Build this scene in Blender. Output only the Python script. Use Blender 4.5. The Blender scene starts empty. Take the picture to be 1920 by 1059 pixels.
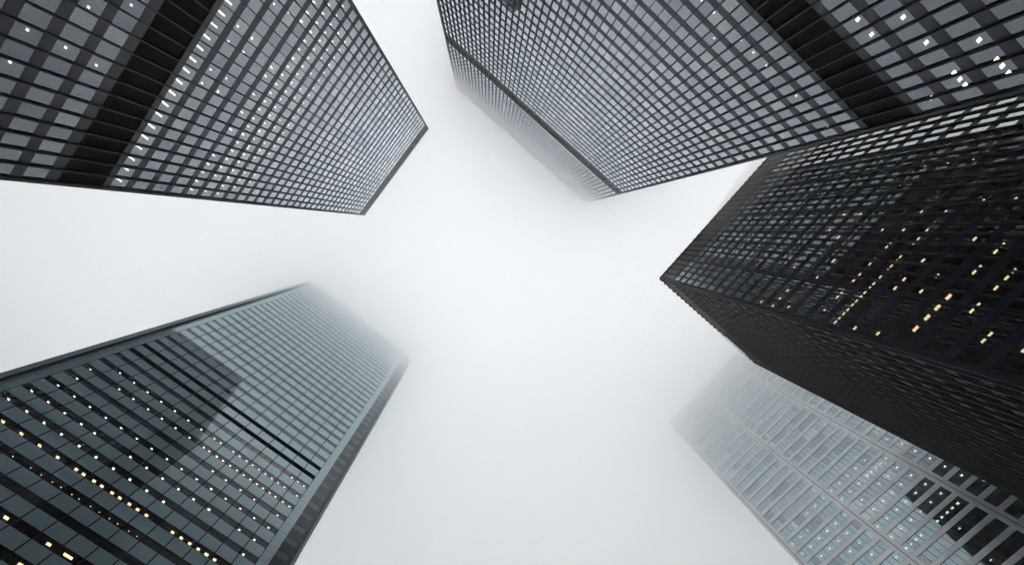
import bpy, math, random
import numpy as np
from mathutils import Matrix, Vector

scene = bpy.context.scene
C = scene.collection
R = random.Random(7)

# ------------------------------------------------------------------ camera
# world: X and Y run along the street grid, Z is up, the camera is at the origin
cam_d = bpy.data.cameras.new('camera')
cam = bpy.data.objects.new('camera', cam_d)
C.objects.link(cam)
scene.camera = cam
cam_d.sensor_fit = 'HORIZONTAL'
cam_d.sensor_width = 36.0
cam_d.lens = 917.05 / 1920 * 36
cam_d.shift_x = (960 - 915.49) / 1920
cam_d.shift_y = (637.97 - 529.5) / 1920
cam_d.clip_start = 0.1
cam_d.clip_end = 6000
e1 = (-0.63478632, 0.75295298, 0.17351696)
e2 = (-0.77268758, -0.61871317, -0.14194335)
ez = (4.80559335e-04, -2.24178091e-01, 9.74548076e-01)
m = Matrix(((e1[0], -e1[1], -e1[2], 0), (e2[0], -e2[1], -e2[2], 0), (ez[0], -ez[1], -ez[2], 0), (0, 0, 0, 1)))
cam.matrix_world = m
GROUND = -1.6

# ------------------------------------------------------------------ daylight: an overcast sky
SKY_STRENGTH = 0.14
w = bpy.data.worlds.new('World')
scene.world = w
w.use_nodes = True
nt = w.node_tree
bg = nt.nodes['Background']
sky = nt.nodes.new('ShaderNodeTexSky')
sky.sky_type = 'NISHITA'
sky.sun_disc = False
sky.sun_elevation = math.radians(62)
sky.sun_rotation = math.radians(200)
hs = nt.nodes.new('ShaderNodeHueSaturation')
hs.inputs['Saturation'].default_value = 0.12
mixw = nt.nodes.new('ShaderNodeMix')
mixw.data_type = 'RGBA'
mixw.inputs[0].default_value = 0.8
mixw.inputs[7].default_value = (14.1, 14.5, 14.85, 1)          # even cloud light over the whole sky
nt.links.new(sky.outputs['Color'], hs.inputs['Color'])
nt.links.new(hs.outputs['Color'], mixw.inputs[6])
nt.links.new(mixw.outputs[2], bg.inputs['Color'])
bg.inputs['Strength'].default_value = SKY_STRENGTH

sun_d = bpy.data.lights.new('sun', 'SUN')
sun = bpy.data.objects.new('sun', sun_d)
C.objects.link(sun)
sun_d.energy = 0.5
sun_d.angle = math.radians(50)
sun_d.color = (1.0, 0.97, 0.93)
sd = Vector((math.sin(math.radians(200)) * math.cos(math.radians(62)), math.cos(math.radians(200)) * math.cos(math.radians(62)), math.sin(math.radians(62))))
sun.rotation_euler = sd.to_track_quat('Z', 'Y').to_euler()

vs = scene.view_settings
vs.view_transform = 'Standard'
vs.look = 'None'
vs.exposure = 0.57
vs.gamma = 1
vs.use_curve_mapping = False
cy = scene.cycles
cy.max_bounces = 16
cy.diffuse_bounces = 4
cy.glossy_bounces = 6
cy.transmission_bounces = 2
cy.transparent_max_bounces = 12
cy.volume_bounces = 9
cy.caustics_reflective = True
cy.caustics_refractive = False
cy.sample_clamp_indirect = 10
cy.filter_width = 1.3
# low cloud: nested layers of even density, (underside height, added scattering per metre)
CLOUD = [(134, 0.006), (150, 0.007), (166, 0.011), (174, 0.014), (183, 0.023), (193, 0.030)]
CLOUD_WAVE = 8.0
CLOUD_TOP = 212
CLOUD_G = 0.3

# ------------------------------------------------------------------ materials
def mat(name):
    mm = bpy.data.materials.new(name)
    mm.use_nodes = True
    return mm, mm.node_tree, mm.node_tree.nodes['Principled BSDF']

def noise_color(t, p, c1, c2, scale, vec_scale=(1, 1, 1), detail=4, lo=0.35, hi=0.65, rough=None):
    tc = t.nodes.new('ShaderNodeTexCoord')
    mp = t.nodes.new('ShaderNodeMapping')
    mp.inputs['Scale'].default_value = vec_scale
    n = t.nodes.new('ShaderNodeTexNoise')
    n.inputs['Scale'].default_value = scale
    n.inputs['Detail'].default_value = detail
    r = t.nodes.new('ShaderNodeValToRGB')
    r.color_ramp.elements[0].position = lo
    r.color_ramp.elements[0].color = (*c1, 1)
    r.color_ramp.elements[1].position = hi
    r.color_ramp.elements[1].color = (*c2, 1)
    t.links.new(tc.outputs['Object'], mp.inputs['Vector'])
    t.links.new(mp.outputs['Vector'], n.inputs['Vector'])
    t.links.new(n.outputs['Fac'], r.inputs['Fac'])
    t.links.new(r.outputs['Color'], p.inputs['Base Color'])
    if rough:
        mr = t.nodes.new('ShaderNodeMapRange')
        mr.inputs['To Min'].default_value = rough[0]
        mr.inputs['To Max'].default_value = rough[1]
        t.links.new(n.outputs['Fac'], mr.inputs['Value'])
        t.links.new(mr.outputs['Result'], p.inputs['Roughness'])
    return n

def paint(name, c1, c2, scale, rough=(0.35, 0.5), vec=(1, 1, 0.15), spec=0.5, metallic=0.0):
    mm, t, p = mat(name)
    noise_color(t, p, c1, c2, scale, vec, rough=rough)
    p.inputs['Specular IOR Level'].default_value = spec
    p.inputs['Metallic'].default_value = metallic
    return mm

def glass(name, ior, trans, refl, wave=0.0, wscale=0.35, floor_r=0.0, body=None, top_r=1.0):
    """coated window glass: mirror by Fresnel, the rest passes straight through a tinted pane"""
    mm = bpy.data.materials.new(name)
    mm.use_nodes = True
    t = mm.node_tree
    t.nodes.remove(t.nodes['Principled BSDF'])
    out = t.nodes['Material Output']
    gl = t.nodes.new('ShaderNodeBsdfGlossy')
    gl.inputs['Roughness'].default_value = 0.03
    gl.inputs['Color'].default_value = (*refl, 1)
    if body:
        tr = t.nodes.new('ShaderNodeBsdfDiffuse')
        tr.inputs['Color'].default_value = (*body, 1)
    else:
        tr = t.nodes.new('ShaderNodeBsdfTransparent')
        tr.inputs['Color'].default_value = (*trans, 1)
    fr = t.nodes.new('ShaderNodeFresnel')
    fr.inputs['IOR'].default_value = ior
    mr = t.nodes.new('ShaderNodeMapRange')
    mr.inputs['To Min'].default_value = floor_r
    mr.inputs['To Max'].default_value = top_r
    mx = t.nodes.new('ShaderNodeMixShader')
    # a pane has two faces: R = 2r / (1 + r)
    m1 = t.nodes.new('ShaderNodeMath'); m1.operation = 'MULTIPLY'; m1.inputs[1].default_value = 2.0
    m2 = t.nodes.new('ShaderNodeMath'); m2.operation = 'ADD'; m2.inputs[1].default_value = 1.0
    m3 = t.nodes.new('ShaderNodeMath'); m3.operation = 'DIVIDE'
    t.links.new(fr.outputs['Fac'], m1.inputs[0])
    t.links.new(fr.outputs['Fac'], m2.inputs[0])
    t.links.new(m1.outputs[0], m3.inputs[0])
    t.links.new(m2.outputs[0], m3.inputs[1])
    t.links.new(m3.outputs[0], mr.inputs['Value'])
    t.links.new(mr.outputs['Result'], mx.inputs['Fac'])
    t.links.new(tr.outputs[0], mx.inputs[1])
    t.links.new(gl.outputs[0], mx.inputs[2])
    t.links.new(mx.outputs[0], out.inputs['Surface'])
    if wave:
        geo = t.nodes.new('ShaderNodeNewGeometry')
        n = t.nodes.new('ShaderNodeTexNoise')
        n.inputs['Scale'].default_value = wscale
        n.inputs['Detail'].default_value = 1.5
        bp = t.nodes.new('ShaderNodeBump')
        bp.inputs['Strength'].default_value = 1.0
        bp.inputs['Distance'].default_value = wave
        t.links.new(geo.outputs['Position'], n.inputs['Vector'])
        t.links.new(n.outputs['Fac'], bp.inputs['Height'])
        t.links.new(bp.outputs['Normal'], gl.inputs['Normal'])
    return mm

def lamp(name, col, strength):
    mm, t, p = mat(name)
    p.inputs['Base Color'].default_value = (0.8, 0.8, 0.78, 1)
    p.inputs['Emission Color'].default_value = (*col, 1)
    p.inputs['Emission Strength'].default_value = strength
    return mm

M_STEEL = paint('black_painted_steel', (0.011, 0.017, 0.032), (0.015, 0.023, 0.042), 0.8, (0.38, 0.46), spec=0.38)
M_BEAM = paint('black_painted_beam_steel', (0.008, 0.010, 0.013), (0.011, 0.014, 0.018), 0.8, (0.42, 0.5), spec=0.35)
M_FRAME = paint('black_window_frame_steel', (0.005, 0.006, 0.006), (0.008, 0.009, 0.009), 1.5, (0.5, 0.6), spec=0.25)
M_LOUVRE = paint('black_louvre_metal', (0.006, 0.006, 0.006), (0.009, 0.009, 0.009), 1.0, (0.75, 0.85), spec=0.1)
M_LOUVRE_SHEEN = paint('dark_satin_metal_panel', (0.010, 0.011, 0.013), (0.014, 0.016, 0.018), 0.5, (0.26, 0.36), spec=0.6)
M_GLASS = glass('smoked_window_glass', 1.52, (0.24, 0.23, 0.21), (0.82, 0.90, 1.0), wave=0.0004, wscale=0.5, floor_r=-0.01, top_r=1.7)
M_GLASS_LOW = glass('black_window_glass', 1.45, (0.24, 0.23, 0.21), (0.6, 0.63, 0.68), floor_r=-0.02)
M_GLASS_B = glass('smoked_window_glass_dim', 1.52, (0.20, 0.20, 0.20), (0.76, 0.83, 0.94), wave=0.0006, wscale=0.7, floor_r=-0.01, top_r=1.6)
M_GLASS_C = glass('smoked_window_glass_pale', 1.52, (0.28, 0.27, 0.25), (0.88, 0.95, 1.0), wave=0.0006, wscale=0.7, floor_r=0.01, top_r=1.75)
M_GLASS_WAVY = glass('smoked_wavy_window_glass', 1.52, (0.30, 0.28, 0.25), (0.93, 0.98, 1.0), wave=0.0016, wscale=0.9, floor_r=0.42)
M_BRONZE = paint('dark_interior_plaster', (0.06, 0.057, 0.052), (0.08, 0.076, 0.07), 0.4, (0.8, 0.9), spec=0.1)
M_CORE = paint('dark_interior_core', (0.02, 0.02, 0.02), (0.03, 0.03, 0.028), 0.4, (0.8, 0.9), spec=0.1)
M_TEAL = glass('teal_spandrel_glass', 1.52, None, (0.74, 0.90, 0.95), wave=0.0008, wscale=0.3, floor_r=0.24, body=(0.50, 0.69, 0.75))
M_TEAL_DARK = glass('dark_spandrel_glass', 1.5, None, (0.7, 0.75, 0.8), wave=0.0008, wscale=0.3, body=(0.03, 0.034, 0.044))
M_VISION = glass('black_vision_glass', 1.5, (0.32, 0.30, 0.26), (0.82, 0.88, 0.92), wave=0.0008, wscale=0.3, floor_r=0.05)
M_FIN = paint('blue_grey_metal_fin', (0.34, 0.43, 0.50), (0.40, 0.49, 0.56), 0.5, (0.4, 0.5))
M_JOINT = paint('black_joint_metal', (0.006, 0.006, 0.007), (0.009, 0.009, 0.010), 1.0, (0.6, 0.7), spec=0.2)
M_STAINLESS = paint('brushed_stainless_panel', (0.64, 0.65, 0.67), (0.76, 0.77, 0.79), 0.35, (0.26, 0.38), (1, 1, 0.25), metallic=0.85)
M_BLUE = [glass('blue_grey_window_glass', 1.52, (0.20, 0.22, 0.24), (0.74, 0.89, 0.97), wave=0.002, wscale=0.45, floor_r=0.60),
          glass('teal_window_glass', 1.52, (0.24, 0.27, 0.28), (0.68, 0.88, 0.95), wave=0.002, wscale=0.45, floor_r=0.60),
          glass('pale_window_glass', 1.52, (0.24, 0.27, 0.28), (0.82, 0.95, 1.0), wave=0.002, wscale=0.45, floor_r=0.68),
          glass('slate_window_glass', 1.52, (0.18, 0.19, 0.20), (0.70, 0.84, 0.92), wave=0.002, wscale=0.45, floor_r=0.50)]
M_LAMP_WHITE = lamp('white_lamp', (1.0, 0.93, 0.80), 5.0)
M_LAMP_WARM = lamp('warm_lamp', (1.0, 0.77, 0.47), 4.0)
M_BLIND = paint('beige_blind', (0.78, 0.76, 0.66), (0.84, 0.82, 0.72), 0.6, (0.8, 0.9), spec=0.1)
M_CLEAR = glass('pale_green_screen_glass', 1.5, (0.80, 0.92, 0.88), (0.9, 1.0, 0.97))
M_ROOF = paint('grey_roof_gravel', (0.16, 0.16, 0.155), (0.24, 0.24, 0.235), 3.0, (0.85, 0.95), (1, 1, 1), spec=0.2)
mm, t, p = mat('granite_paving')
noise_color(t, p, (0.16, 0.16, 0.165), (0.24, 0.24, 0.245), 6.0, rough=(0.6, 0.8))
M_PAVE = mm
br = t.nodes.new('ShaderNodeTexBrick')
br.inputs['Scale'].default_value = 1.0
br.inputs['Brick Width'].default_value = 1.524
br.inputs['Row Height'].default_value = 0.762
br.inputs['Mortar Size'].default_value = 0.008
br.inputs['Color1'].default_value = (0.21, 0.21, 0.215, 1)
br.inputs['Color2'].default_value = (0.18, 0.18, 0.185, 1)
br.inputs['Mortar'].default_value = (0.06, 0.06, 0.06, 1)
geo = t.nodes.new('ShaderNodeNewGeometry')
t.links.new(geo.outputs['Position'], br.inputs['Vector'])
t.links.new(br.outputs['Color'], p.inputs['Base Color'])

# ------------------------------------------------------------------ mesh building
CUBE_F = np.array([[0, 3, 2, 1], [4, 5, 6, 7], [0, 1, 5, 4], [1, 2, 6, 5], [2, 3, 7, 6], [3, 0, 4, 7]])

class MB:
    """collects axis-aligned boxes (and one-sided quads) and links them as one mesh object"""
    def __init__(s):
        s.b = []      # x0,x1,y0,y1,z0,z1,mat
        s.q = []      # 4 corners, mat
    def box(s, a, c, mi=0):
        s.b.append((min(a[0], c[0]), max(a[0], c[0]), min(a[1], c[1]), max(a[1], c[1]), min(a[2], c[2]), max(a[2], c[2]), mi))
    def quad(s, pts, mi=0):
        s.q.append((pts, mi))
    def mesh(s, name, mats, origin=(0, 0, 0)):
        V, F, MI = [], [], []
        n = 0
        if s.b:
            B = np.array(s.b)
            x0, x1, y0, y1, z0, z1 = [B[:, i] for i in range(6)]
            vs_ = np.stack([np.stack(c, 1) for c in ((x0, y0, z0), (x1, y0, z0), (x1, y1, z0), (x0, y1, z0), (x0, y0, z1), (x1, y0, z1), (x1, y1, z1), (x0, y1, z1))], 1).reshape(-1, 3)
            V.append(vs_)
            F.append((CUBE_F[None] + (np.arange(len(B)) * 8)[:, None, None]).reshape(-1, 4))
            MI.append(np.repeat(B[:, 6].astype(int), 6))
            n = len(vs_)
        if s.q:
            V.append(np.array([p_ for q in s.q for p_ in q[0]], float))
            F.append(np.arange(4 * len(s.q)).reshape(-1, 4) + n)
            MI.append(np.array([q[1] for q in s.q]))
        V = np.concatenate(V) - np.array(origin)
        F = np.concatenate(F)
        MI = np.concatenate(MI)
        me = bpy.data.meshes.new(name)
        me.vertices.add(len(V)); me.vertices.foreach_set('co', V.ravel())
        me.loops.add(F.size); me.loops.foreach_set('vertex_index', F.ravel().astype(np.int32))
        me.polygons.add(len(F)); me.polygons.foreach_set('loop_start', (np.arange(len(F)) * 4).astype(np.int32))
        me.polygons.foreach_set('material_index', MI.astype(np.int32))
        me.update(calc_edges=True)
        me.shade_flat()
        for mt in mats:
            me.materials.append(mt)
        return me
    def build(s, name, mats, parent, base, kind=None, label=None):
        o = bpy.data.objects.new(name, s.mesh(name, mats, base))
        C.objects.link(o)
        o.parent = parent
        if kind: o['kind'] = kind
        if label: o['label'] = label
        return o

def thing(name, label, cat, base, group=None):
    o = bpy.data.objects.new(name, None)
    C.objects.link(o)
    o.location = base
    o.empty_display_size = 2
    o['label'] = label
    o['category'] = cat
    if group: o['group'] = group
    return o

class Face:
    """a vertical facade: u runs along it, o is the distance out of the glass plane, z is up"""
    def __init__(s, axis, plane, out):
        s.axis, s.plane, s.out = axis, plane, out     # axis 'x': u is X and the plane is Y = plane; out = +1/-1 is the outward side
    def p(s, u, o, z):
        v = s.plane + s.out * o
        return (u, v, z) if s.axis == 'x' else (v, u, z)
    def box(s, mb, u0, u1, o0, o1, z0, z1, mi=0):
        mb.box(s.p(u0, o0, z0), s.p(u1, o1, z1), mi)
    def quad(s, mb, u0, u1, o, z0, z1, mi=0, tilt=0.0, lean=0.0):
        pts = [s.p(u0, o - tilt, z0 ), s.p(u1, o + tilt, z0), s.p(u1, o + tilt + lean, z1), s.p(u0, o - tilt + lean, z1)]
        if (s.axis == 'x') == (s.out > 0):
            pts = pts[::-1]
        mb.quad(pts, mi)

def proj(P):
    """pixel of a world point in the 1920 x 1059 frame, or None"""
    c = [sum((e1[k], e2[k], ez[k])[j] * P[j] for j in range(3)) for k in range(3)]
    if c[2] <= 0: return None
    return (c[0] / c[2] * 917.05 + 915.49, c[1] / c[2] * 917.05 + 637.97)

def seen_area(f, u0, u1, z0, z1):
    q = [proj(f.p(u, 0, z)) for u, z in ((u0, z0), (u1, z0), (u1, z1), (u0, z1))]
    if any(a is None for a in q): return 0
    cx_, cy_ = sum(a[0] for a in q) / 4, sum(a[1] for a in q) / 4
    if not (-20 < cx_ < 1940 and -20 < cy_ < 1079): return 0
    A = 0
    for i in range(4):
        a, b = q[i], q[(i + 1) % 4]
        A += a[0] * b[1] - a[1] * b[0]
    return abs(A) / 2

def add_windows(root, base, wins, fw, fd, glasses, frame_mat, tilt=0.0, visible=lambda f, u, z: True):
    """wins: (face, u0, u1, z0, z1, glass index). The 100 that show largest become window > pane, the rest two meshes."""
    rank = sorted(range(len(wins)), key=lambda i: -(seen_area(*wins[i][:5]) if visible(wins[i][0], wins[i][1], wins[i][3]) else 0))
    big = set(rank[:100])
    fr, gl = MB(), MB()
    cache = {}
    for i, (f, u0, u1, z0, z1, gi) in enumerate(wins):
        tl = R.uniform(-tilt, tilt); ln = R.uniform(-tilt, tilt)
        def frame(mb, ff, a0, a1, b0, b1):
            ff.box(mb, a0, a0 + fw, -0.03, fd, b0, b1); ff.box(mb, a1 - fw, a1, -0.03, fd, b0, b1)
            ff.box(mb, a0 + fw, a1 - fw, -0.03, fd - 0.004, b0, b0 + fw); ff.box(mb, a0 + fw, a1 - fw, -0.03, fd - 0.004, b1 - fw, b1)
        if i in big:
            key = (f.axis, f.plane, f.out, round(u1 - u0, 3), round(z1 - z0, 3), gi)
            if key not in cache:
                lf = Face(f.axis, 0, f.out)
                a, b = MB(), MB()
                frame(a, lf, -(u1 - u0) / 2, (u1 - u0) / 2, 0, z1 - z0)
                lf.quad(b, -(u1 - u0) / 2 + fw * .5, (u1 - u0) / 2 - fw * .5, 0, fw * .5, z1 - z0 - fw * .5, 0, tl, ln)
                cache[key] = (a.mesh('window', [frame_mat]), b.mesh('pane', [glasses[gi]]))
            wo = bpy.data.objects.new('window', cache[key][0])
            C.objects.link(wo); wo.parent = root
            wo.location = Vector(f.p((u0 + u1) / 2, 0, z0)) - Vector(base)
            po = bpy.data.objects.new('pane', cache[key][1])
            C.objects.link(po); po.parent = wo
        else:
            frame(fr, f, u0, u1, z0, z1)
            f.quad(gl, u0 + fw * .5, u1 - fw * .5, 0, z0 + fw * .5, z1 - fw * .5, gi, tl, ln)
    fo = fr.build('windows', [frame_mat], root, base, kind='stuff')
    go = gl.build('panes', glasses, fo, (base[0], base[1], base[2]), kind='stuff')

def add_lights(root, base, lights):
    """lights: (box corner, box corner, material index, seen). Up to 100 as parts of their own."""
    mats = [M_LAMP_WHITE, M_LAMP_WARM]
    cache = {}
    rest = MB()
    for i, (a, c, mi) in enumerate(sorted(lights, key=lambda l: l[0][2])):
        if i < 100:
            size = tuple(round(abs(a[k] - c[k]), 3) for k in range(3)) + (mi,)
            if size not in cache:
                mb = MB()
                mb.box((-size[0] / 2, -size[1] / 2, -size[2] / 2), (size[0] / 2, size[1] / 2, size[2] / 2))
                cache[size] = mb.mesh('ceiling_light', [mats[mi]])
            o = bpy.data.objects.new('ceiling_light', cache[size])
            C.objects.link(o); o.parent = root
            o.location = Vector([(a[k] + c[k]) / 2 - base[k] for k in range(3)])
        else:
            rest.box(a, c, mi)
    if rest.b:
        rest.build('ceiling_lights', mats, root, base, kind='stuff')

# ------------------------------------------------------------------ the black steel towers
H = 3.66
BAY = 1.524
GH = 2.46                                      # glass height

def steel_tower(label, x0, x1, y0, y1, zroof, faces, rows, bands, glass_mat, lights, depth, light_face, warm=(), notch=None, bars=None, band_mat=None):
    """faces: (Face, first beam u, number of bays, edge u0, edge u1). rows: glass bottoms. bands: louvred storeys (z0, z1)."""
    base = ((x0 + x1) / 2, (y0 + y1) / 2, GROUND)
    root = thing('office_tower', label, 'tower', base, 'dark glass and steel office towers')
    wall, sl, core = MB(), MB(), MB()
    core.box((x0 + 6, y0 + 6, GROUND), (x1 - 6, y1 - 6, zroof - 0.6))
    wins = []
    for fi, (f, ub, nb, e0, e1_) in enumerate(faces):
        beams = [ub + BAY * k for k in range(nb + 1)]
        zb = 6.0
        # spandrel bands between the glass rows
        solids = []
        zc = zb
        stops = sorted([(r, r + GH, 'g') for r in rows] + [(a, b, 'l') for a, b in bands])
        for a, b, k in stops:
            if a > zc + 0.01: solids.append((zc, a))
            zc = b
        if zc < zroof: solids.append((zc, zroof))
        for a, b in solids:
            if notch and fi == notch[0] and b > notch[3]:
                f.box(wall, e0, notch[1], -0.25, 0.02, a, b); f.box(wall, notch[2], e1_, -0.25, 0.02, a, b)
                f.box(wall, notch[1], notch[2], -0.25, 0.02, a, notch[3])
            else:
                f.box(wall, e0, e1_, -0.25, 0.02, a, b)
        for a, b, k in stops:                       # corner panels beside glass and louvres
            f.box(wall, e0, beams[0] - 0.05, -0.25, 0.02, a, b)
            f.box(wall, beams[-1] + 0.05, e1_, -0.25, 0.02, a, b)
        for a, b in bands:
            lb = MB()
            f.box(lb, beams[0], beams[-1], -0.25, -0.10, a - 0.02, b + 0.02)
            lb.build('louvre_panel', [band_mat or M_LOUVRE], root, base)
        if fi < 2 or True:
            for k in range(nb):
                for r in rows:
                    wins.append((f, beams[k] + 0.03, beams[k + 1] - 0.03, r, r + GH, (1 if fi > 1 else 0) if glass_mat is M_GLASS_WAVY else R.choices((0, 1, 2), (6, 2, 2))[0]))
        for u in beams:
            b = MB()
            o0 = 0.025
            f.box(b, u - 0.015, u + 0.015, o0, 0.26, zb, zroof - 0.02)
            f.box(b, u - 0.06, u + 0.06, 0.26, 0.30, zb, zroof - 0.02)
            f.box(b, u - 0.06, u + 0.06, o0, o0 + 0.03, zb, zroof - 0.02)
            if fi in light_face[1]:
                b.build('mullion', [M_BEAM], root, base)
            else:
                for q in b.b: wall.b.append(q[:6] + (1,))
        # ceilings just above each glass row, seen through the glass
        for r in rows:
            f.box(sl, e0 + 0.6, e1_ - 0.6, -5.5, -0.26, r + GH + 0.01, r + GH + 0.15)
    if notch:
        f = faces[notch[0]][0]
        g = MB(); f.box(g, notch[1], notch[2], 0.50, 0.54, notch[3] - 0.3, zroof)
        g.build('glass_screen', [M_CLEAR], root, base)
    # ground floor: glazed lobby set back behind columns
    lob = MB()
    lob.box((x0 + 4, y0 + 4, GROUND), (x1 - 4, y1 - 4, 5.98))
    lob.build('lobby', [M_VISION], root, base)
    for cx_ in np.linspace(x0 + 0.8, x1 - 0.8, max(2, round((x1 - x0) / 9.144) + 1)):
        for cy_ in (y0 + 0.8, y1 - 0.8):
            b = MB(); b.box((cx_ - 0.5, cy_ - 0.5, GROUND), (cx_ + 0.5, cy_ + 0.5, 5.9)); b.build('column', [M_STEEL], root, base)
    sof = MB(); sof.box((x0, y0, 5.8), (x1, y1, 5.99)); sof.build('soffit', [M_STEEL], root, base)
    wall.build('wall', [M_STEEL, M_BEAM], root, base)
    sl.build('ceilings', [M_BRONZE], root, base)
    core.build('core', [M_CORE], root, base)
    rf = MB(); rf.box((x0 + 0.3, y0 + 0.3, zroof - 0.5), (x1 - 0.3, y1 - 0.3, zroof - 0.3)); ro = rf.build('roof', [M_ROOF], root, base)
    ph = MB(); ph.box((x0 + 8, y0 + 8, zroof - 0.3), (x1 - 8, y1 - 8, zroof + 4)); ph.build('penthouse', [M_STEEL], ro, (0, 0, 0)).location = Vector((0, 0, 0)) - Vector(base)
    add_windows(root, base, wins, 0.03, 0.015, [glass_mat, M_GLASS_LOW] if glass_mat is M_GLASS_WAVY else [M_GLASS, M_GLASS_B, M_GLASS_C], M_FRAME)
    f = light_face[0]
    L = []
    r0 = rows_zero = light_face[2]
    for k, us in lights.items():
        zc = r0 + H * k + GH
        for ua in us:
            dist = abs(f.plane)
            bw, bd = (bars(k, ua) if bars else (0.3, 0.3))
            u = ua * (dist + depth) / dist
            a = f.p(u - bw / 2, -depth - bd / 2, zc - 0.03); c = f.p(u + bw / 2, -depth + bd / 2, zc + 0.012)
            L.append((a, c, 1 if warm and R.random() < warm else 0))
    add_lights(root, base, L)
    return root

def rows_from(z0, klo, khi):
    return [z0 + H * k for k in range(klo, khi + 1)]

LD = {-1:[18.0],0:[15.0,15.6,18.0,23.8],2:[11.5,12.8,14.6,15.9,17.5,18.9,20.7,21.8,23.5,24.8,26.5,28.1,30.8],3:[1.0,2.4,2.5,3.9,5.4,6.9,8.4,12.9,14.4,15.8,17.4,18.7,20.4,21.7,23.4,24.6,27.6,30.5,33.4,36.3],4:[-2.0,12.8,15.8,18.8,21.7,24.7,27.6,30.6,33.5,36.4,39.4],5:[-6.7,-2.0,1.0,6.9,7.0,9.9,12.8,15.8,18.8,21.8,28.3,30.7,33.6,36.5,39.4],6:[-2.7,0.3,3.2,6.2,9.1,9.2,12.1,15.1,18.0,21.0,23.9,26.9,29.8,32.8,35.7,38.7],7:[-7.5,-6.2,-2.7,2.4,5.4,8.5,11.3,38.7],8:[-3.5,-2.0,-0.3,1.0,2.5,3.9,5.4,6.9,8.4,9.9,11.5,12.8,12.9,14.5,15.7,18.8,21.8,24.7,27.6,30.7,33.6,39.5],9:[-3.5,-0.5,1.0,2.5,4.0,5.5,7.0,8.4,10.0,11.5,14.4,15.8,18.8,21.7,24.7,27.7,30.7,33.6,36.6],10:[-3.5,-2.0,-0.5,1.0]}
LC = {-21:[-22.4,-21.7],-20:[-22.5,-21.7],-19:[-29.8,-28.9,-27.6,-25.4,-24.6],-18:[-32.9,-32.0,-29.9,-29.2,-25.8,-24.3,-22.9,-21.3],-17:[-39.1,-33.6,-28.3,-26.0,-19.6],-16:[-39.1,-30.2,-27.3,-25.9,-19.5],-15:[-43.5,-42.0,-37.7,-35.9,-34.8,-33.4,-32.7,-30.5,-29.8,-29.0,-28.3,-27.2,-26.1,-25.4,-24.6,-23.9,-23.2,-22.5,-21.7,-21.0,-20.3,-19.6,-19.5],-14:[-46.4,-40.4,-37.8,-35.9,-34.8,-32.7,-31.9,-29.8,-29.0,-27.2,-26.1,-23.9,-23.7,-23.2,-20.8],-13:[-46.4,-34.8],-12:[-46.4,-29.1,-28.9,-25.8,-20.0],-11:[-37.8,-33.4,-33.2,-31.3,-22.6,-21.0,-19.5],-10:[-37.8,-34.7,-29.8,-26.9,-19.6]}
LA = {-5:[11.1,14.0],-4:[7.3,11.2],-3:[5.3,11.6],0:[-0.5,0.9,2.4,3.9,5.3,6.8,8.2,9.7,11.2,12.7,14.1,15.7,17.2,18.6,20.2,21.6,23.2],1:[0.9,2.9,6.8,8.7,10.7],2:[-3.9,0.9,1.0,2.9,6.8,8.7,8.8],3:[-4.5],4:[-7.9,-6.3,-4.9,2.4,3.8,6.8,9.8,12.7,17.2,18.7,20.1,21.7,23.2],5:[-9.3,-7.9,-6.4,-4.9,-3.4,-2.0,-0.5,0.9,2.3,3.9,5.4,6.9,8.3,9.9,11.3,12.7,12.8,14.2,15.7,17.2,18.7,20.3,23.1],6:[-10.9,-9.3,-7.8,-6.4,-5.0,-3.5,-2.0,-0.5,0.9,2.4,4.0,5.4,6.9,8.4,9.8,11.3,11.4,12.8,14.2,14.6,15.7,17.1,17.2,18.8,20.1,20.2,21.8,23.3],7:[-7.9,-6.4,-4.9,-3.4,-0.5,2.4,4.0,8.3,9.8,12.8,14.2,15.7,18.7,20.2,21.7],8:[-7.9,-6.4,-4.9,-3.5,-2.0,-0.5,1.0,2.4,3.9,5.4,6.9,8.4,10.0,11.3,12.7,14.3,17.2,18.7,20.2],10:[20.6,20.7]}
LB = {-5:[-24.3,-23.5,-22.8,-20.6],-4:[-24.2,-23.5,-22.7,-19.0,-16.0],-3:[-24.5,-16.1,-14.2],1:[-24.4,-18.8,-13.6,-11.4,-9.3,-4.8,-2.8],2:[-7.1],23:[-24.5,-22.3]}
LE = {-4:[-25.5,-21.5,-18.7,-17.3,-16.0,-14.6,-13.4,-9.1,-7.8,-6.4,-5.1,-2.4],-3:[-24.2,-21.4,-18.7,-16.0,-13.2,-10.5,-7.8,-5.1,0.4],-2:[-24.2,-21.4,-18.7,-16.0,-13.2,-10.6,-7.8,-5.1,0.3,3.1],-1:[-24.3,-21.5,-18.8,-15.9,-13.3,-10.5,-7.7,0.4,3.1,5.8,8.5],0:[-24.2,-18.7,-16.0,-13.3,-7.8,-2.4,0.4,3.1,5.8,8.6,11.3],1:[-25.6,-24.3,-19.3,-17.4,-16.1,-14.7,-13.4,-10.6,-7.7,-5.1,6.4,8.6,11.3],2:[-23.5,-16.2,-13.3,-10.6,-7.8,-5.1,-2.4,0.4,3.2],3:[-2.4]}


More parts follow.
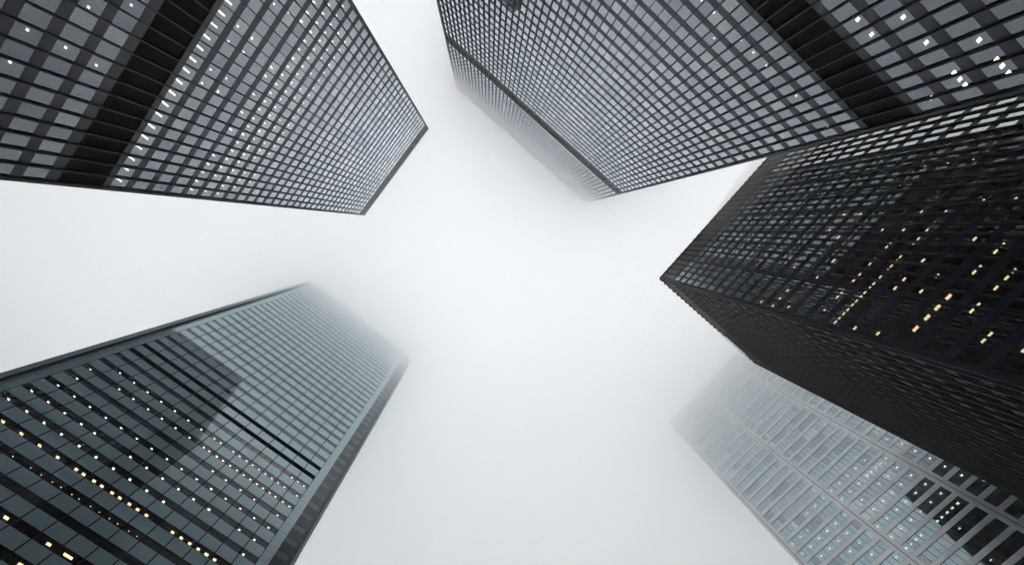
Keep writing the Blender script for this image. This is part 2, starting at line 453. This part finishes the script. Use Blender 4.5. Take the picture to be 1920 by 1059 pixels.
# north tower (top left of the photograph)
dA = 36.9
ax0, ax1, ay0, ay1 = -12.55, 24.85, dA, dA + 74.0
zA = 180.2
rowsA = rows_from(59.15, 0, 30) + [48.27 - H * k for k in range(0, 11)]
fA = Face('x', ay0, -1)
steel_tower('black steel tower at top left, rows of small lights and one wide black band',
    ax0, ax1, ay0, ay1, zA,
    [(fA, -12.18, 24, ax0, ax1), (Face('y', ax0 + 0.05, -1), ay0 + 0.45, 48, ay0, ay1), (Face('y', ax1 - 0.05, 1), ay0 + 0.45, 48, ay0, ay1), (Face('x', ay1, 1), -12.18, 24, ax0, ax1)],
    rowsA, [(52.15, 58.15), (173.0, 179.6)], M_GLASS, LA, 1.05, (fA, (0,), 59.15),
    bars=lambda k, u: (0.22, 0.85) if k == 0 else ((0.22, 0.62) if 4 <= k <= 8 else (0.22, 0.24)))

# bank tower (top centre to top right)
dB = 35.43
bx0, bx1, by0, by1 = -dB - 34.9, -dB, -26.45, 46.5
zB = 223.5
rowsB = rows_from(59.65, 0, 27) + [168.9 + 0.95 + H * k for k in range(0, 12)] + [49.05 - H * k for k in range(0, 11)]
fB = Face('y', bx1, 1)
steel_tower('widest black steel tower, crossed by two black bands, its roof fading into fog',
    bx0, bx1, by0, by1, zB,
    [(fB, -25.95, 47, by0, by1), (Face('x', by0 + 0.05, -1), bx0 + 0.7, 22, bx0, bx1), (Face('x', by1 - 0.05, 1), bx0 + 0.7, 22, bx0, bx1), (Face('y', bx0, -1), -25.95, 47, by0, by1)],
    rowsB, [(52.55, 58.6), (163.3, 168.8), (216.0, 222.9)], M_GLASS, LB, 1.0, (fB, (0,), 59.65),
    bars=lambda k, u: (0.34, 0.38) if k < 0 else (0.22, 0.22))

# west tower (right)
dC = 42.8
cx0, cx1, cy0, cy1 = -79.6, -18.4, -78.6, -dC
zC = 128.8
rowsC = [2.729 * dC - 0.03 - H * k for k in range(0, 31)]
fC = Face('x', cy1, 1)
fC2 = Face('y', cx1, 1)
steel_tower('lowest and darkest black steel tower, warm yellow lights behind its dark windows',
    cx0, cx1, cy0, cy1, zC,
    [(fC, -19.0 - 39 * BAY, 39, cx0, cx1), (fC2, cy1 - 0.5 - 23 * BAY, 23, cy0, cy1), (Face('x', cy0, -1), -19.0 - 39 * BAY, 39, cx0, cx1), (Face('y', cx0, -1), cy1 - 0.5 - 23 * BAY, 23, cy0, cy1)],
    rowsC, [(120.6, 127.9)], M_GLASS_WAVY, LC, 0.85, (fC, (0, 1), 2.729 * dC - 0.03), warm=1.0, band_mat=M_LOUVRE_SHEEN,
    notch=(1, -73.3, -65.2, 124.2), bars=lambda k, u: (0.7, 0.36) if (k == -18 and -26 < u < -21) else (0.5, 0.24) if k < -15 else (0.42, 0.19))

# ------------------------------------------------------------------ the teal banded tower (bottom left)
dD, HD = 64.5, 3.85
dx0, dx1, dy0, dy1 = dD, dD + 52.0, -9.85, 43.9
zD = 203.0
baseD = ((dx0 + dx1) / 2, (dy0 + dy1) / 2, GROUND)
rootD = thing('office_tower', 'teal glass tower ruled by dark window stripes, its top lost in fog', 'tower', baseD)
fD = Face('y', dD, -1)
VH = 1.42
pan, jn_shade, cor, cor2, sl, dk = MB(), MB(), MB(), MB(), MB(), MB()
winsD = []
vz0 = 0.8238 * dD
ks = list(range(-13, 40))
yL = -4.40
mods = [yL + 3.025 * k for k in range(16)]       # 15 modules -> 40.97
top = vz0 + HD * 48
BLACK = (11, 12)
loDs = {k: MB() for k in BLACK}
for k in ks:
    zb = vz0 + HD * k
    pan = MB()
    # spandrel panels above this vision row
    for i in range(15):
        fD.quad(pan, mods[i] + 0.09, mods[i + 1] - 0.09, 0.06, zb + VH + 0.02, zb + HD - 0.02, 0, R.uniform(-.002, .002), R.uniform(-.002, .002))
        if k in BLACK:
            loD = loDs[k]
            fD.box(loD, mods[i], mods[i + 1], -0.35, -0.3, zb, zb + VH)
            for q in range(6):
                fD.box(loD, mods[i], mods[i + 1], -0.3, -0.05, zb + 0.1 + q * 0.22, zb + 0.14 + q * 0.22)
        else:
            for h in (0, 1):
                u0 = mods[i] + h * 1.5125
                winsD.append((fD, u0 + 0.01, u0 + 1.5025, zb + 0.01, zb + VH - 0.01, 0))
    fD.box(jn_shade, mods[0], mods[-1], -0.45, 0.04, zb + VH, zb + VH + 0.04)
    fD.box(jn_shade, mods[0], mods[-1], -0.45, 0.04, zb - 0.04, zb)
    fD.box(sl, -5, 41.5, -5.0, -0.46, zb + VH + 0.03, zb + VH + 0.2)
    fD.box(dk, -5, 41.5, -0.44, 0.03, zb + VH + 0.045, zb + HD - 0.045)
    pan.build('spandrel_band', [M_TEAL], rootD, baseD)
    # corner panels, right and left
    for (a, b, mi) in ((-6.05, yL - 0.03, 0), (41.0, 42.75, 0)):
        cc = cor if a < 0 else cor2
        fD.quad(cc, a, b, 0.06, zb + VH + 0.02, zb + HD - 0.02, 0)
        fD.quad(cc, a, b, 0.06, zb + 0.02, zb + VH - 0.02, 0)
    # recessed dark corner strip and outer fin on the right
    zz = [(zb + 0.02, zb + VH - 0.02), (zb + VH + 0.02, zb + HD - 0.02)]
    for j, (a, b) in enumerate(zz):
        fD.quad(cor, -8.55, -6.12, 0.03, a, b, 1 if j else 2)
        fD.quad(cor, -9.22, -8.6, 0.03, a, b, 1)
    fD.box(dk, -9.25, -6.08, -0.4, 0.0, zb, zb + HD)
    fD.box(dk, -6.05, yL, -0.4, 0.03, zb, zb + HD)
    fD.box(dk, 40.97, 42.8, -0.4, 0.03, zb, zb + HD)
for u in mods:
    fD.box(jn_shade, u - 0.09, u + 0.09, -0.1, 0.045, 4, zD)
fin = MB()
fD.box(fin, -9.85, -9.3, -0.5, 0.45, 4, zD)
fD.box(fin, 42.85, 43.75, -0.5, 0.75, 4, zD)
fD.box(jn_shade, 42.77, 42.845, -0.3, 0.76, 4, zD)  # dark plate added as the shade on the fin's inner side
fin.build('corner_fins', [M_FIN], rootD, baseD)
fD.box(jn_shade, -6.11, -6.05, -0.3, 0.12, 4, zD, 1)
jn_shade.build('joints', [M_JOINT, M_STAINLESS], rootD, baseD)  # joints, plus the plate that stands for shade on the fin
cor.build('corner_panels', [M_TEAL, M_TEAL_DARK, M_VISION], rootD, baseD)
cor2.build('corner_panels', [M_TEAL], rootD, baseD)
sl.build('ceilings', [M_BRONZE], rootD, baseD)
dk.build('wall', [M_JOINT], rootD, baseD)
[loDs[k].build('louvre_band', [M_LOUVRE], rootD, baseD) for k in BLACK]
b = MB(); b.box((dx0 + 5, dy0 + 0.9, GROUND), (dx1 - 0.2, dy1 - 0.9, zD)); b.build('core', [M_CORE], rootD, baseD)
# the sides and back, banded the same way
sd_ = MB()
for k in ks:
    zb = vz0 + HD * k
    for ff, a, b_ in ((Face('x', dy1 - 0.8, 1), dx0 + 0.6, dx1), (Face('x', dy0 + 0.8, -1), dx0 + 0.6, dx1), (Face('y', dx1, 1), dy0, dy1)):
        ff.box(sd_, a, b_, 0.0, 0.12, zb + VH, zb + HD, 0)
        ff.box(sd_, a, b_, 0.0, 0.06, zb, zb + VH, 1)
sd_.build('side_cladding', [M_TEAL, M_TEAL_DARK], rootD, baseD)
b = MB(); b.box((dx0, dy0, zD), (dx1, dy1, zD + 0.5)); b.build('roof', [M_ROOF], rootD, baseD)
b = MB(); b.box((dx0 + 0.6, dy0 + 0.6, GROUND), (dx1, dy1 - 0.6, 4)); b.build('lobby', [M_VISION], rootD, baseD)
add_windows(rootD, baseD, winsD, 0.02, 0.03, [M_VISION], M_JOINT, tilt=0.0015)
# pale blinds of part of one storey, set outside the glass to look brighter
bl = MB()
for y in np.arange(0.2, 13.4, 1.5125):
    fD.box(bl, y + 0.06, y + 1.46, 0.012, 0.02, vz0 + HD * 10 + 0.05, vz0 + HD * 10 + VH - 0.05)
bl.build('window_blinds', [M_BLIND], rootD, baseD)
L = []
for k, us in LD.items():
    zc = vz0 + HD * k + VH
    for ua in us:
        warm_ = 1 if k in (-1, 0, 2, 3) else 0
        bw, bd = {3: (0.5, 0.42), 2: (0.13, 0.12), 0: (0.6, 0.45), -1: (0.6, 0.45), 4: (0.36, 0.34), 5: (0.36, 0.28)}.get(k, (0.34, 0.22))
        if ua < -6: continue
        dep = 1.0 if k < 6 else 0.75
        u = ua * (dD + dep) / dD
        a = fD.p(u - bw / 2, -dep - bd / 2, zc - 0.02); c = fD.p(u + bw / 2, -dep + bd / 2, zc + 0.035)
        L.append((a, c, warm_))
add_lights(rootD, baseD, L)

# ------------------------------------------------------------------ the stainless steel tower (bottom right)
dE, HE = 109.9, 3.9
PB = 16.95
eyf = -dE
ez0 = 0.943 * dE                                   # bottom of a steel strip
piers = [12.95 - PB * k for k in range(5)]         # centres
exr, exl = piers[0] + 0.85, piers[-1] - 0.85
ey0 = eyf - 34.0
zE = 193.0
baseE = ((exl + exr) / 2, (ey0 + eyf) / 2, GROUND)
rootE = thing('office_tower', 'pale steel and blue glass tower with broad vertical piers, dissolving into fog', 'tower', baseE)
fE = Face('x', eyf, 1)
strip, crE, slE, jE, loE = MB(), MB(), MB(), MB(), MB()
SH = 0.32 * HE
winsE = []
ksE = list(range(-25, 23))
for k in ksE:
    zb = ez0 + HE * k
    for i in range(4):
        a, b = piers[i + 1] + 0.8, piers[i] - 0.8
        n = 12
        # steel strip of separate panels
        for j in range(6):
            fE.box(strip, a + (b - a) * j / 6 + 0.01, a + (b - a) * (j + 1) / 6 - 0.01, -0.2, 0.10, zb + 0.03, zb + SH - 0.03)
        fE.box(jE, a, b, -0.3, 0.02, zb - 0.03, zb + SH + 0.03)
        for j in range(n):
            u0 = a + (b - a) * j / n
            r_ = R.random()
            gi = 0 if r_ < .38 else (1 if r_ < .72 else (2 if r_ < .80 else 3))
            if R.random() < 0.5 and j: gi = winsE[-1][5]
            winsE.append((fE, u0 + 0.012, u0 + (b - a) / n - 0.012, zb + SH + 0.03, zb + HE - 0.03, gi))
    fE.box(slE, exl + 0.9, exr - 0.9, -6, -0.22, zb + HE + 0.0, zb + HE + 0.2)
strip.build('steel_strips', [M_STAINLESS], rootE, baseE)
jE.build('joints', [M_JOINT], rootE, baseE)
slE.build('ceilings', [M_BRONZE], rootE, baseE)
for i, u in enumerate(piers):
    b = MB()
    for (a0, a1) in ((u - 0.85, u - 0.07), (u + 0.07, u + 0.85)):
        z = GROUND
        while z < zE:
            fE.box(b, a0, a1, -0.3, 0.28, z + 0.01, min(z + HE, zE) - 0.01)
            z += HE
    b.build('pier', [M_STAINLESS], rootE, baseE)
    b = MB(); fE.box(b, u - 0.8, u + 0.8, -0.25, 0.18, GROUND, zE); b.build('pier_joint', [M_JOINT], rootE, baseE)
b = MB(); b.box((exl + 0.7, ey0 + 0.3, GROUND), (exr - 0.7, eyf - 6, zE)); b.build('core', [M_CORE], rootE, baseE)
sd_ = MB()
for k in ksE:
    zb = ez0 + HE * k
    for ff, a, b_ in ((Face('y', exr - 0.6, 1), ey0, eyf - 0.35), (Face('y', exl + 0.6, -1), ey0, eyf - 0.35), (Face('x', ey0, -1), exl, exr)):
        ff.box(sd_, a, b_, 0.0, 0.10, zb, zb + SH, 0)
        ff.box(sd_, a, b_, 0.0, 0.04, zb + SH, zb + HE, 1)
sd_.build('side_cladding', [M_STAINLESS, M_BLUE[0]], rootE, baseE)
b = MB(); b.box((exl, ey0, zE), (exr, eyf, zE + 0.5)); b.build('roof', [M_ROOF], rootE, baseE)
add_windows(rootE, baseE, winsE, 0.03, 0.02, M_BLUE, M_JOINT, tilt=0.002,
            visible=lambda f, u, z: u / eyf < 0.235)
L = []
for k, us in LE.items():
    zc = ez0 + HE * (k + 1)
    for ua in us:
        dep = 1.3
        u = ua * (dE + dep) / dE
        a = fE.p(u - 0.27, -dep - 0.27, zc - 0.04); c = fE.p(u + 0.27, -dep + 0.27, zc + 0.01)
        L.append((a, c, 0))
for k in range(-8, 12):                             # extra ceiling lights scattered at random on other storeys
    for j in range(7):
        if R.random() < 0.12 and k not in (16, 17):
            ua = R.uniform(-24, 11); zc = ez0 + HE * (k + 1)
            if k in LE: continue
            L.append((fE.p(ua - 0.22, -1.6, zc - 0.04), fE.p(ua + 0.22, -1.2, zc + 0.01), 0))
add_lights(rootE, baseE, L)

# ------------------------------------------------------------------ ground
def sheet(name, x0, x1, y0, y1, z, mt):
    me = bpy.data.meshes.new(name)
    me.from_pydata([(x0, y0, z), (x1, y0, z), (x1, y1, z), (x0, y1, z)], [], [(0, 1, 2, 3)])
    me.materials.append(mt)
    o = bpy.data.objects.new(name, me); C.objects.link(o); o['kind'] = 'structure'
    return o
M_ASPH = paint('asphalt', (0.045, 0.045, 0.045), (0.06, 0.06, 0.06), 2.0, (0.8, 0.9), (1, 1, 1), spec=0.3)
sheet('ground', -3000, 3000, -3000, 3000, GROUND - 0.15, M_ASPH)
pv = MB(); pv.box((-80, -90, GROUND - 0.149), (40, 120, GROUND)); 
o = bpy.data.objects.new('pavement', pv.mesh('pavement', [M_PAVE])); C.objects.link(o); o['kind'] = 'structure'

# ------------------------------------------------------------------ air: thin haze below, low cloud that thickens upward
def air(name, x, z0, z1, density, col=(1.0, 1.0, 1.0), aniso=CLOUD_G, wave=0.0, seed=0, slope=1.0):
    n = 24 if wave else 1
    me = bpy.data.meshes.new(name)
    V, F = [], []
    rr = random.Random(seed)
    ph = [(rr.uniform(0, 6.3), rr.uniform(0, 6.3), rr.uniform(0.7, 1.3)) for _ in range(4)]
    def tilt(px_, py_):
        return slope * (- 0.08 * max(-150, min(150, px_)) + 0.12 * max(-150, min(60, py_))) if wave else 0
    def hgt(px_, py_):
        if not wave: return z0
        s = 0
        for i, (a, b_, c_) in enumerate(ph):
            s += math.sin(px_ / (34 + 23 * i) * c_ + a + 0.4 * math.sin(py_ / 50 + b_)) * math.sin(py_ / (31 + 19 * i) + b_)
        return z0 + wave * s * 0.4 + tilt(px_, py_)
    xs = [-x, x] if not wave else [-x] + [-220 + 440 * i / (n - 1) for i in range(n)] + [x]
    k = len(xs)
    for X in xs:
        for Y in xs:
            V.append((X, Y, hgt(X, Y) if wave and abs(X) < x and abs(Y) < x else z0 + tilt(X, Y)))
    for X in xs:
        for Y in xs:
            V.append((X, Y, z1 + tilt(X, Y) / slope))
    for i in range(k - 1):
        for j in range(k - 1):
            a = i * k + j
            F.append((a, a + 1, a + k + 1, a + k))
            a += k * k
            F.append((a, a + k, a + k + 1, a + 1))
    for i in range(k - 1):
        for (p_, q_) in (((i, 0), (i + 1, 0)), ((i + 1, k - 1), (i, k - 1))):
            a, b_ = p_[0] * k + p_[1], q_[0] * k + q_[1]
            F.append((a, b_, b_ + k * k, a + k * k))
        for (p_, q_) in (((0, i + 1), (0, i)), ((k - 1, i), (k - 1, i + 1))):
            a, b_ = p_[0] * k + p_[1], q_[0] * k + q_[1]
            F.append((a, b_, b_ + k * k, a + k * k))
    me.from_pydata(V, [], F)
    me.update()
    mm = bpy.data.materials.new(name)
    mm.use_nodes = True
    t = mm.node_tree
    t.nodes.remove(t.nodes['Principled BSDF'])
    v = t.nodes.new('ShaderNodeVolumePrincipled')
    v.inputs['Density'].default_value = density
    v.inputs['Color'].default_value = (*col, 1)
    v.inputs['Anisotropy'].default_value = aniso
    t.links.new(v.outputs[0], t.nodes['Material Output'].inputs['Volume'])
    me.materials.append(mm)
    o = bpy.data.objects.new(name, me); C.objects.link(o)
    o['kind'] = 'stuff'
    return o
air('haze', 1200, GROUND - 1.15, 232, 0.00025)
for i, (z0, dens) in enumerate(CLOUD):
    air('low_cloud', 1000 - i * 5, z0, CLOUD_TOP + i * 0.5, dens, wave=CLOUD_WAVE, seed=i, slope=(2.5, 2.5, 1.8)[i] if i < 3 else 1.0)


# thin added volume that imitates a pale sheen on the lowest tower's upper face
V, F = [], []
for i in range(13):
    th = math.pi * i / 12
    for j in range(24):
        ph_ = 2 * math.pi * j / 24
        r_ = 1 + 0.12 * math.sin(3 * ph_ + i) + 0.08 * math.sin(5 * th + 2 * ph_)
        V.append((-58 + 28 * r_ * math.sin(th) * math.cos(ph_), -40.6 + 2.2 * r_ * math.sin(th) * math.sin(ph_), 116 + 12 * math.cos(th)))
for i in range(12):
    for j in range(24):
        a = i * 24 + j; b_ = i * 24 + (j + 1) % 24
        F.append((a, a + 24, b_ + 24, b_))
me = bpy.data.meshes.new('sheen_mist')
me.from_pydata(V, [], F)
mm = bpy.data.materials['low_cloud'].copy(); mm.name = 'sheen_mist'
mm.node_tree.nodes['Principled Volume'].inputs['Density'].default_value = 0.03
me.materials.append(mm)
o = bpy.data.objects.new('sheen_mist', me); C.objects.link(o); o['kind'] = 'stuff'
